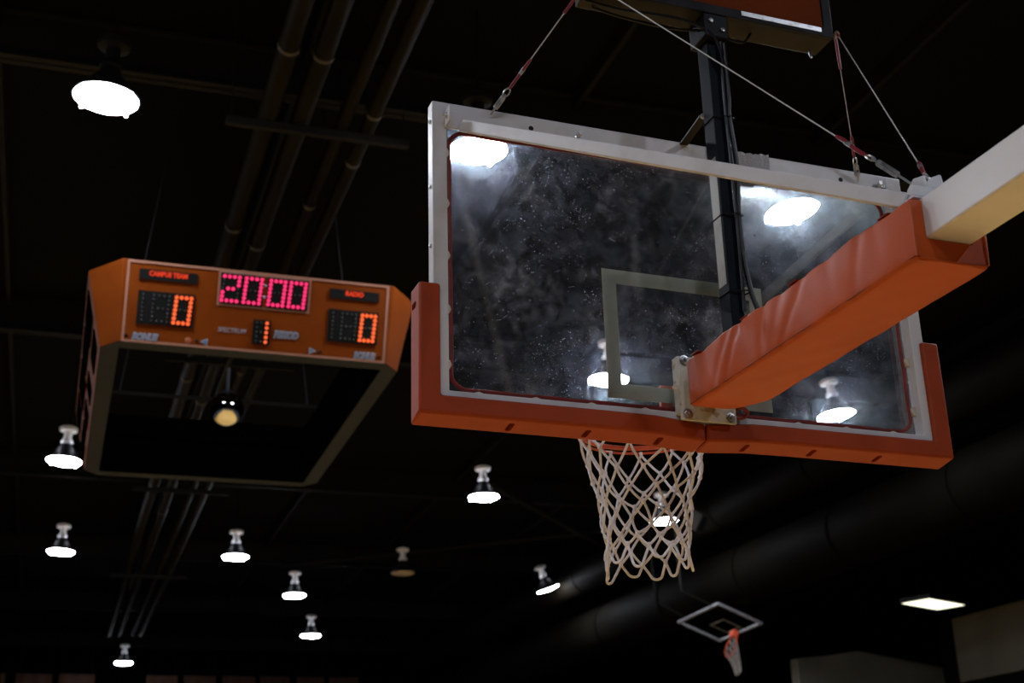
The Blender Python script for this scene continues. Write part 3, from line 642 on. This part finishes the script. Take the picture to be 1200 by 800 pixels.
# arm pad: padded U sleeve with soft folds
def armpad():
    XO, ZB, ZT, XI, ZI = .108, 2.941, 3.104, .0675, 3.002
    prof = []  # outer from left top down, round, to right top ; then inner back
    def arc(cx, cz, r, a0, a1, n):
        for k in range(n+1): a = a0+(a1-a0)*k/n; prof.append((cx+r*cos(a), cz+r*sin(a)))
    r = .012
    for k in range(9): prof.append((-XO, ZT-.008-(ZT-.008-ZB-r)*k/9))
    arc(-XO+r, ZB+r, r, pi, 1.5*pi, 4)
    for k in range(1, 10): prof.append((-XO+r+(2*XO-2*r)*k/10, ZB))
    arc(XO-r, ZB+r, r, 1.5*pi, 2*pi, 4)
    for k in range(1, 9): prof.append((XO, ZB+r+(ZT-.008-ZB-r)*k/9))
    arc(XO-.01, ZT-.01, .01, 0, pi/2, 3)
    prof += [(XI, ZT)]
    for k in range(1, 5): prof.append((XI, ZT+(ZI-ZT)*k/4))
    for k in range(1, 6): prof.append((XI-2*XI*k/6, ZI))
    for k in range(5): prof.append((-XI, ZI+(ZT-ZI)*k/4))
    arc(-XO+.01, ZT-.01, .01, pi/2, pi, 3)
    n = len(prof); NY = 150; Y0, Y1 = -1.335, -.150; vs = []
    rnd = random.Random(3)
    folds = [(-.30, .035, .006, .5), (-.37, .022, .005, -.8), (-.44, .02, .007, -.6), (-.52, .03, .005, .4), (-.62, .022, .007, -.1), (-.70, .03, .004, -.5), (-.78, .02, .006, -.9), (-.83, .03, .004, .3), (-.98, .03, .003, .1), (-1.10, .02, .0035, -.3), (-1.2, .02, .002, .2), (-.20, .018, .006, .3), (-.165, .012, .005, -.3)]
    for j in range(NY+1):
        t = j/NY
        for (x, z) in prof:
            outer = abs(x) > XI+.01 or z < ZI-.01
            # board end follows a rounded right corner
            ye = Y1-.0
            if x > .0: ye -= .135*(x/.108)**2.2
            y = Y0+(ye-Y0)*t; dx = dz = 0
            if outer:
                endp = min(1, min(t, 1-t)*14); sh = (z-3.02)
                if abs(x) > XO-.02:
                    for (yc, wd, am, sl) in folds:
                        d = (y-yc-sl*sh*(1 if x < 0 else -1))/wd; ed = .35+.65*min(1, max(0, (z-2.96)/.12))
                        dx += -am*1.05*math.exp(-d*d)*ed*1.35*(.8+.2*sin(y*17))
                    dx += .0010*sin(y*21+z*20)+.0004*sin(y*47-z*60)
                    bul = .004*sin(pi*(z-ZB)/(ZT-ZB)); dx += bul
                    dx *= endp
                    dx *= (1 if x > 0 else -1)
                if z > ZT-.03: dz += (.0035*sin(y*11+1)+.0015*sin(y*27)+.0005*sin(y*61))*endp*(z-ZT+.03)/.03
                if z < ZB+.01: dz += (-.003*sin(pi*(x+XO)/(2*XO))+.0004*sin(y*30+x*60))*endp
                # soft ends
                k = max(0, 1-(1-t)*22)
                if z < ZB+.06: dz += .012*k*k
                if abs(x) > XO-.02: dx -= .010*k*k*(1 if x > 0 else -1)
                k = max(0, 1-t*40)
                if outer: dx -= .004*k*k*(1 if x > 0 else -1)
            vs.append((x+dx, y, z+dz))
    fs = [(j*n+i, j*n+(i+1) % n, (j+1)*n+(i+1) % n, (j+1)*n+i) for j in range(NY) for i in range(n)]
    q = MB(); q.add(vs, fs)
    # ends: quads strip between outer and inner would twist, use n-gon
    q.f += [list(range(n)), list(range(NY*n+n-1, NY*n-1, -1))]; q.mi += [0, 0]
    o = q.build('arm_pad', M['vinyl'], g, smooth=60)
    # sewn seams along the lower edges, and the flap rolled over the near end
    for sx in (-1,):
        q = MB(); q.tube([(sx*(XO-.0015), Y0+.004+(Y1-.02-Y0)*k/60, ZB+.0105+.0006*sin(k*1.7)) for k in range(61)], .0020, 6); q.build('piping', M['seam'], o)
    q = MB(); q.tube(spl([(-XO+.004, Y0-.001, ZT-.004), (-XO+.003, Y0-.004, 3.03), (-XO+.004, Y0-.001, ZB+.01)], 6), .004, 6)
    q.tube(spl([(-XO+.01, Y0-.001, ZB+.006), (0, Y0-.004, ZB+.002), (XO-.01, Y0-.001, ZB+.006)], 6), .004, 6)
    q.tube(spl([(XO-.004, Y0-.001, ZB+.01), (XO-.003, Y0-.004, 3.03), (XO-.004, Y0-.001, ZT-.004)], 6), .004, 6)
    q.build('end_piping', M['vinyl'], o)
    q = MB()   # hook-and-loop tabs along the top edge
    for y in (-1.23, -.80, -.53, -.22): q.box(-XO-.001, -AW, y-.022, y+.022, ZT-.001, ZT+.002)
    q.build('closing_tab', M['red'], o, bevel=.002)
    return o
armpad()

# braces from the board's top corners back to the arm, with end brackets
for sx in (-1, 1):
    a, b = Vector((sx*.818, -.064, 3.884)), Vector((sx*.075, -1.29, 3.122))
    q = MB(); q.bar(a, b, .016, .042); br = q.build('diagonal_brace', M['frame'], g, bevel=.004)
    q = MB(); q.box(sx*.845-.030, sx*.845+.030, -.060, -.050, 3.872, 3.938); q.box(sx*.845-.028, sx*.845-.022, -.098, -.055, 3.875, 3.935); q.build('end_bracket', M['frame'], br, bevel=.002)
    q = MB(); mt = Matrix.Translation((sx*.845-.028*1, -.079, 3.905)) @ Matrix.Rotation(-pi/2, 4, 'Y'); q.lathe([(.011, 0), (.011, .007), (.006, .008), (.006, .014)], 6, mtx=mt); q.build('bolt', M['steel'], br)
# U channel across the arm where the braces end
q = MB(); q.box(-.085, .085, -1.33, -1.24, 3.114, 3.120); q.box(-.085, .085, -1.246, -1.24, 3.12, 3.172); q.box(-.085, .085, -1.33, -1.324, 3.12, 3.150)
q.build('brace_channel', M['frame'], g, bevel=.0015)
q = MB(); q.prism([(-1.30, 3.114), (-1.20, 3.114), (-1.205, 3.215), (-1.235, 3.235), (-1.275, 3.225)], .050, .056, 'x'); q.prism([(-1.30, 3.114), (-1.20, 3.114), (-1.205, 3.205), (-1.235, 3.225), (-1.275, 3.215)], -.0, .006, 'x')
q.build('cable_tab', M['frame'], g, bevel=.0015)

# rim with its bracket in front of the glass
q = MB(); cx, cy = 0, .381
q.tube([(cx+.2286*cos(2*pi*k/64), cy+.2286*sin(2*pi*k/64), 3.041) for k in range(64)], .009, 12, closed=True)
q.tube([(cx+.232*cos(2*pi*k/64), cy+.232*sin(2*pi*k/64), 3.022) for k in range(64)], .0045, 8, closed=True)
for k in range(12):
    a = 2*pi*(k+.5)/12; p = Vector((cx+.231*cos(a), cy+.231*sin(a), 3.034)); q.tube([p+Vector((0, 0, .004)), p+Vector((0, 0, -.016))], .004, 6)
q.box(-.07, .07, .03, .165, 3.028, 3.034)
for sx in (-1, 1): q.prism([(.03, 2.96), (.03, 3.034), (.19, 3.034)], sx*.07-.003, sx*.07+.003, 'x')
rim = q.build('rim', M['rim'], g)
q = MB(); q.box(-.115, .115, .0135, .030, 2.93, 3.075); q.box(-.085, .085, .03, .06, 2.95, 3.03); q.build('rim_bracket', M['rim'], g, bevel=.003)

# net
def net():
    N = 12; rnd = random.Random(11); q = MB()
    lv = [(3.012, .226), (2.932, .204), (2.860, .182), (2.795, .165), (2.736, .152), (2.683, .144), (2.634, .141), (2.590, .146)]
    nodes = []
    for l, (z, r) in enumerate(lv):
        row = []
        for i in range(N):
            a = 2*pi*(i+(.5 if l % 2 else 0)+.25)/N - .035*l; jr = 0 if l == 0 else 1
            rr = r+rnd.uniform(-.010, .010)*jr; zz = z+rnd.uniform(-.012, .012)*jr+(.012*sin(a*2+1) if l else 0); a += rnd.uniform(-.05, .05)*jr
            row.append(Vector((cx-.006*l*.5+rr*cos(a), cy+rr*sin(a), zz)))
        nodes.append(row)
    def strand(a, b, r=.0044, bow=.003):
        m = (a+b)/2; c = Vector((cx, cy, m.z)); o = (m-c).normalized()*bow+Vector((rnd.uniform(-.003, .003), rnd.uniform(-.003, .003), -.003))
        q.tube([a, a.lerp(b, .33)+o, a.lerp(b, .67)+o, b], r, 7)
    for l in range(len(lv)-1):
        for i in range(N):
            a = nodes[l][i]; j0 = i if l % 2 == 0 else i; 
            nb = [nodes[l+1][i], nodes[l+1][(i-1) % N]] if l % 2 == 0 else [nodes[l+1][i], nodes[l+1][(i+1) % N]]
            for b in nb: strand(a, b)
            if l > 0: q.ball(a, .0088, 7, 5, (1, 1, 1.15))
    L = len(lv)-1
    for i in range(N):  # bottom loops
        a, b = nodes[L][i], nodes[L][(i+1) % N]; c = (a+b)/2; o = (c-Vector((cx, cy, c.z))).normalized()
        d = .052+rnd.uniform(-.016, .022); lo = c+o*rnd.uniform(.0, .022)+Vector((rnd.uniform(-.012, .012), 0, -d)); t = (b-a)*.16
        q.ball(a, .0080, 7, 5, (1, 1, 1.3))
        q.tube(spl([a, a.lerp(lo, .5)+(-t*.6), lo-t, lo+t, b.lerp(lo, .5)+t*.6, b], 4), .0047, 7)
    # hitch loops over the rim hooks
    for i in range(N):
        p = nodes[0][i]; q.tube([p, p+Vector((0, 0, .012))], .0065, 7)
    return q.build('net', M['cord'], rim, smooth=80)
net()

# ================================================================ SHOT CLOCK on its post
sc = empty('shot_clock', (0, -.30, 3.113), 0, 'shot clock box with orange back panel on a dark post above the arm', 'shot clock')
Z = 4.30-3.113
q = MB(); q.box(-.025, .020, -.030, .038, 0, Z+.25); po = q.build('post', M['post'], sc, bevel=.003)
q = MB(); q.box(-.0265, -.0255, -.018, .030, .0, .0) if False else q.box(-.0265, -.0255, -.018, .030, .20, .655); q.build('post_face', mat('beige_post_side', (.22, .20, .165), .4, metal=.1, noise=(9, (.14, .125, .1), .4, .7)), po, smooth=0)  # beige strip on the post's left side, paler than the rest
q = MB(); q.box(-.055, .055, -.055, .06, 0, .01); q.build('base_flange', M['black'], po, bevel=.002)
q = MB(); q.box(-.47, .47, -.045, .055, Z, Z+.70); q.build('housing', M['olive'], sc, bevel=.003)
q = MB(); ring(q, -.062, -.0455, .47, .435, Z-.001, Z+.035, Z+.665, Z+.70); q.build('rear_frame', M['black'], sc, bevel=.002)
q = MB(); q.box(-.435, .435, -.055, -.046, Z+.035, Z+.665); q.build('rear_panel', M['clockorange'], sc, smooth=0)
q = MB(); q.box(.10, .42, -.066, -.0625, Z+.012, Z+.030); q.build('lower_trim', M['steel'], sc, smooth=0)
q = MB(); q.box(-.045, .045, -.058, .050, Z-.09, Z-.002); q.build('mount_plate', M['black'], sc, bevel=.003)
for x, z in ((-.02, Z-.03), (.022, Z-.06)):
    q = MB(); q.lathe([(.009, 0), (.009, .006), (.001, .008)], 6, mtx=Matrix.Translation((x, -.058, z)) @ Matrix.Rotation(pi/2, 4, 'X')); q.build('bolt', M['steel'], sc)
q = MB(); q.tube(spl([(.036, -.035, Z-.02), (.034, -.036, Z-.3), (.030, -.036, .80), (.040, -.038, .62), (.030, -.036, .45), (.032, -.036, .30), (.045, -.05, .15), (.075, -.075, .02)], 8), .009, 8)
q.tube(spl([(.022, -.040, Z-.05), (.016, -.040, .85), (.020, -.040, .5), (.016, -.040, .1)], 8), .006, 8); q.build('cable', M['rubber'], sc)
q = MB()
q.tube(spl([(-.46, .0, Z-.005), (-.34, -.02, Z-.03), (-.20, -.03, Z-.028), (-.08, -.04, Z-.04), (-.01, -.06, Z-.10), (.02, -.05, Z-.2)], 8), .006, 6)
q.tube(spl([(-.42, .03, Z-.006), (-.30, .02, Z-.03), (-.15, .0, Z-.05), (-.04, -.02, Z-.05)], 8), .005, 6)
q.tube(spl([(.03, -.03, Z-.03), (.07, -.02, Z-.06), (.13, -.01, Z-.055), (.17, .0, Z-.006)], 8), .005, 6); q.build('cable_loop', M['rubber'], sc)
for z in (.17, .44, .80):
    q = MB(); ring(q, 0, 0, 0, 0, 0, 0, 0, 0) if False else None
    q.tube([(-.027, -.033, z), (.03, -.05, z), (.045, -.04, z), (.022, .04, z), (-.027, .04, z)], .0025, 6, closed=True); q.build('cable_tie', M['black'], sc)
q = MB(); q.tube([(.43, .035, Z), (.43, .035, Z-.015), (.436, .035, Z-.03)], .004, 6); q.build('hook', M['steel'], sc)
q = MB(); q.bar((-.020, .040, 3.955-3.113), (.010, .248, 3.962-3.113), .030, .006); q.build('brace_bar', M['olive'], sc)
q = MB(); q.lathe([(.010, 0), (.010, .008), (.001, .009)], 8, mtx=Matrix.Translation((-.025, .041, 3.95-3.113)) @ Matrix.Rotation(pi/2, 4, 'X')); q.build('bolt', M['steel'], sc)

# ================================================================ STAY CABLES
def stay(a, b, label, low, high, turn, group='stay cables of the goal'):
    """a = lower end, b = upper end; sleeve lengths, turnbuckle length"""
    a, b = Vector(a), Vector(b); d = (b-a); Lg = d.length; t = d.normalized(); o = empty('stay_cable', a, 0, label, 'cable', group); P = lambda s: t*s
    q = MB(); q.tube([P(turn+.02), P(Lg)], .0022 if turn != .07 else .0014, 6); q.build('wire', M['wire'], o)
    side = t.cross(Vector((0, 1, 0))).normalized()
    if turn > .05:
        q = MB(); s0, s1 = turn*.38, turn*.80
        q.bar(P(s0)+side*.007, P(s1)+side*.007, .005, .010, (0, 1, 0)); q.bar(P(s0)-side*.007, P(s1)-side*.007, .005, .010, (0, 1, 0))
        q.tube([P(s0-.006), P(s0+.010)], .009, 8); q.tube([P(s1-.010), P(s1+.006)], .009, 8); q.tube([P(0), P(s0+.02)], .0035, 6); q.tube([P(s1-.02), P(turn)], .0035, 6); q.build('turnbuckle', M['steel'], o)
    q = MB(); c = P(turn+.006); q.tube([c+t*.016*cos(2*pi*k/14)+side*.009*sin(2*pi*k/14) for k in range(14)], .0028, 6, closed=True)
    q.build('shackle', M['steel'], o)
    q = MB(); n = side.cross(t); q.tube([P(turn+.02+low*k/6)+n*.002*sin(k) for k in range(7)], [.004]+[.0058]*5+[.0045], 8); q.build('sleeve', M['sleeve'], o)
    q = MB(); q.tube([P(turn+.02+low*.5), P(turn+.02+low*.5+.025)], .0068, 8); q.build('clamp', M['steel'], o)
    if high: q = MB(); q.tube([P(Lg-high), P(Lg-.01)], .0055, 8); q.build('sleeve', M['sleeve'], o)
    q = MB(); q.tube([P(Lg-.006), P(Lg+.006)], .009, 8); q.build('end_eye', M['steel'], o)
    return o
stay((-.715, -.06, 3.945), (-.480, -.360, 4.315), 'steel stay cable from the top left of the backboard up to the clock', .12, .12, .085)
stay((.722, -.060, 3.925), (.482, -.355, 4.315), 'thin stay cable with red sleeves from the clock down to the right top rail', .085, .12, .07)
stay((-.055, -1.292, 3.175), (-.475, -.355, 4.335), 'long steel stay cable crossing in front of the post down to the arm bracket', .12, .0, .145)
stay((.055, -1.235, 3.222), (.488, -.358, 4.325), 'stay cable from the right end of the clock to the tab on the arm', .085, .05, .045)
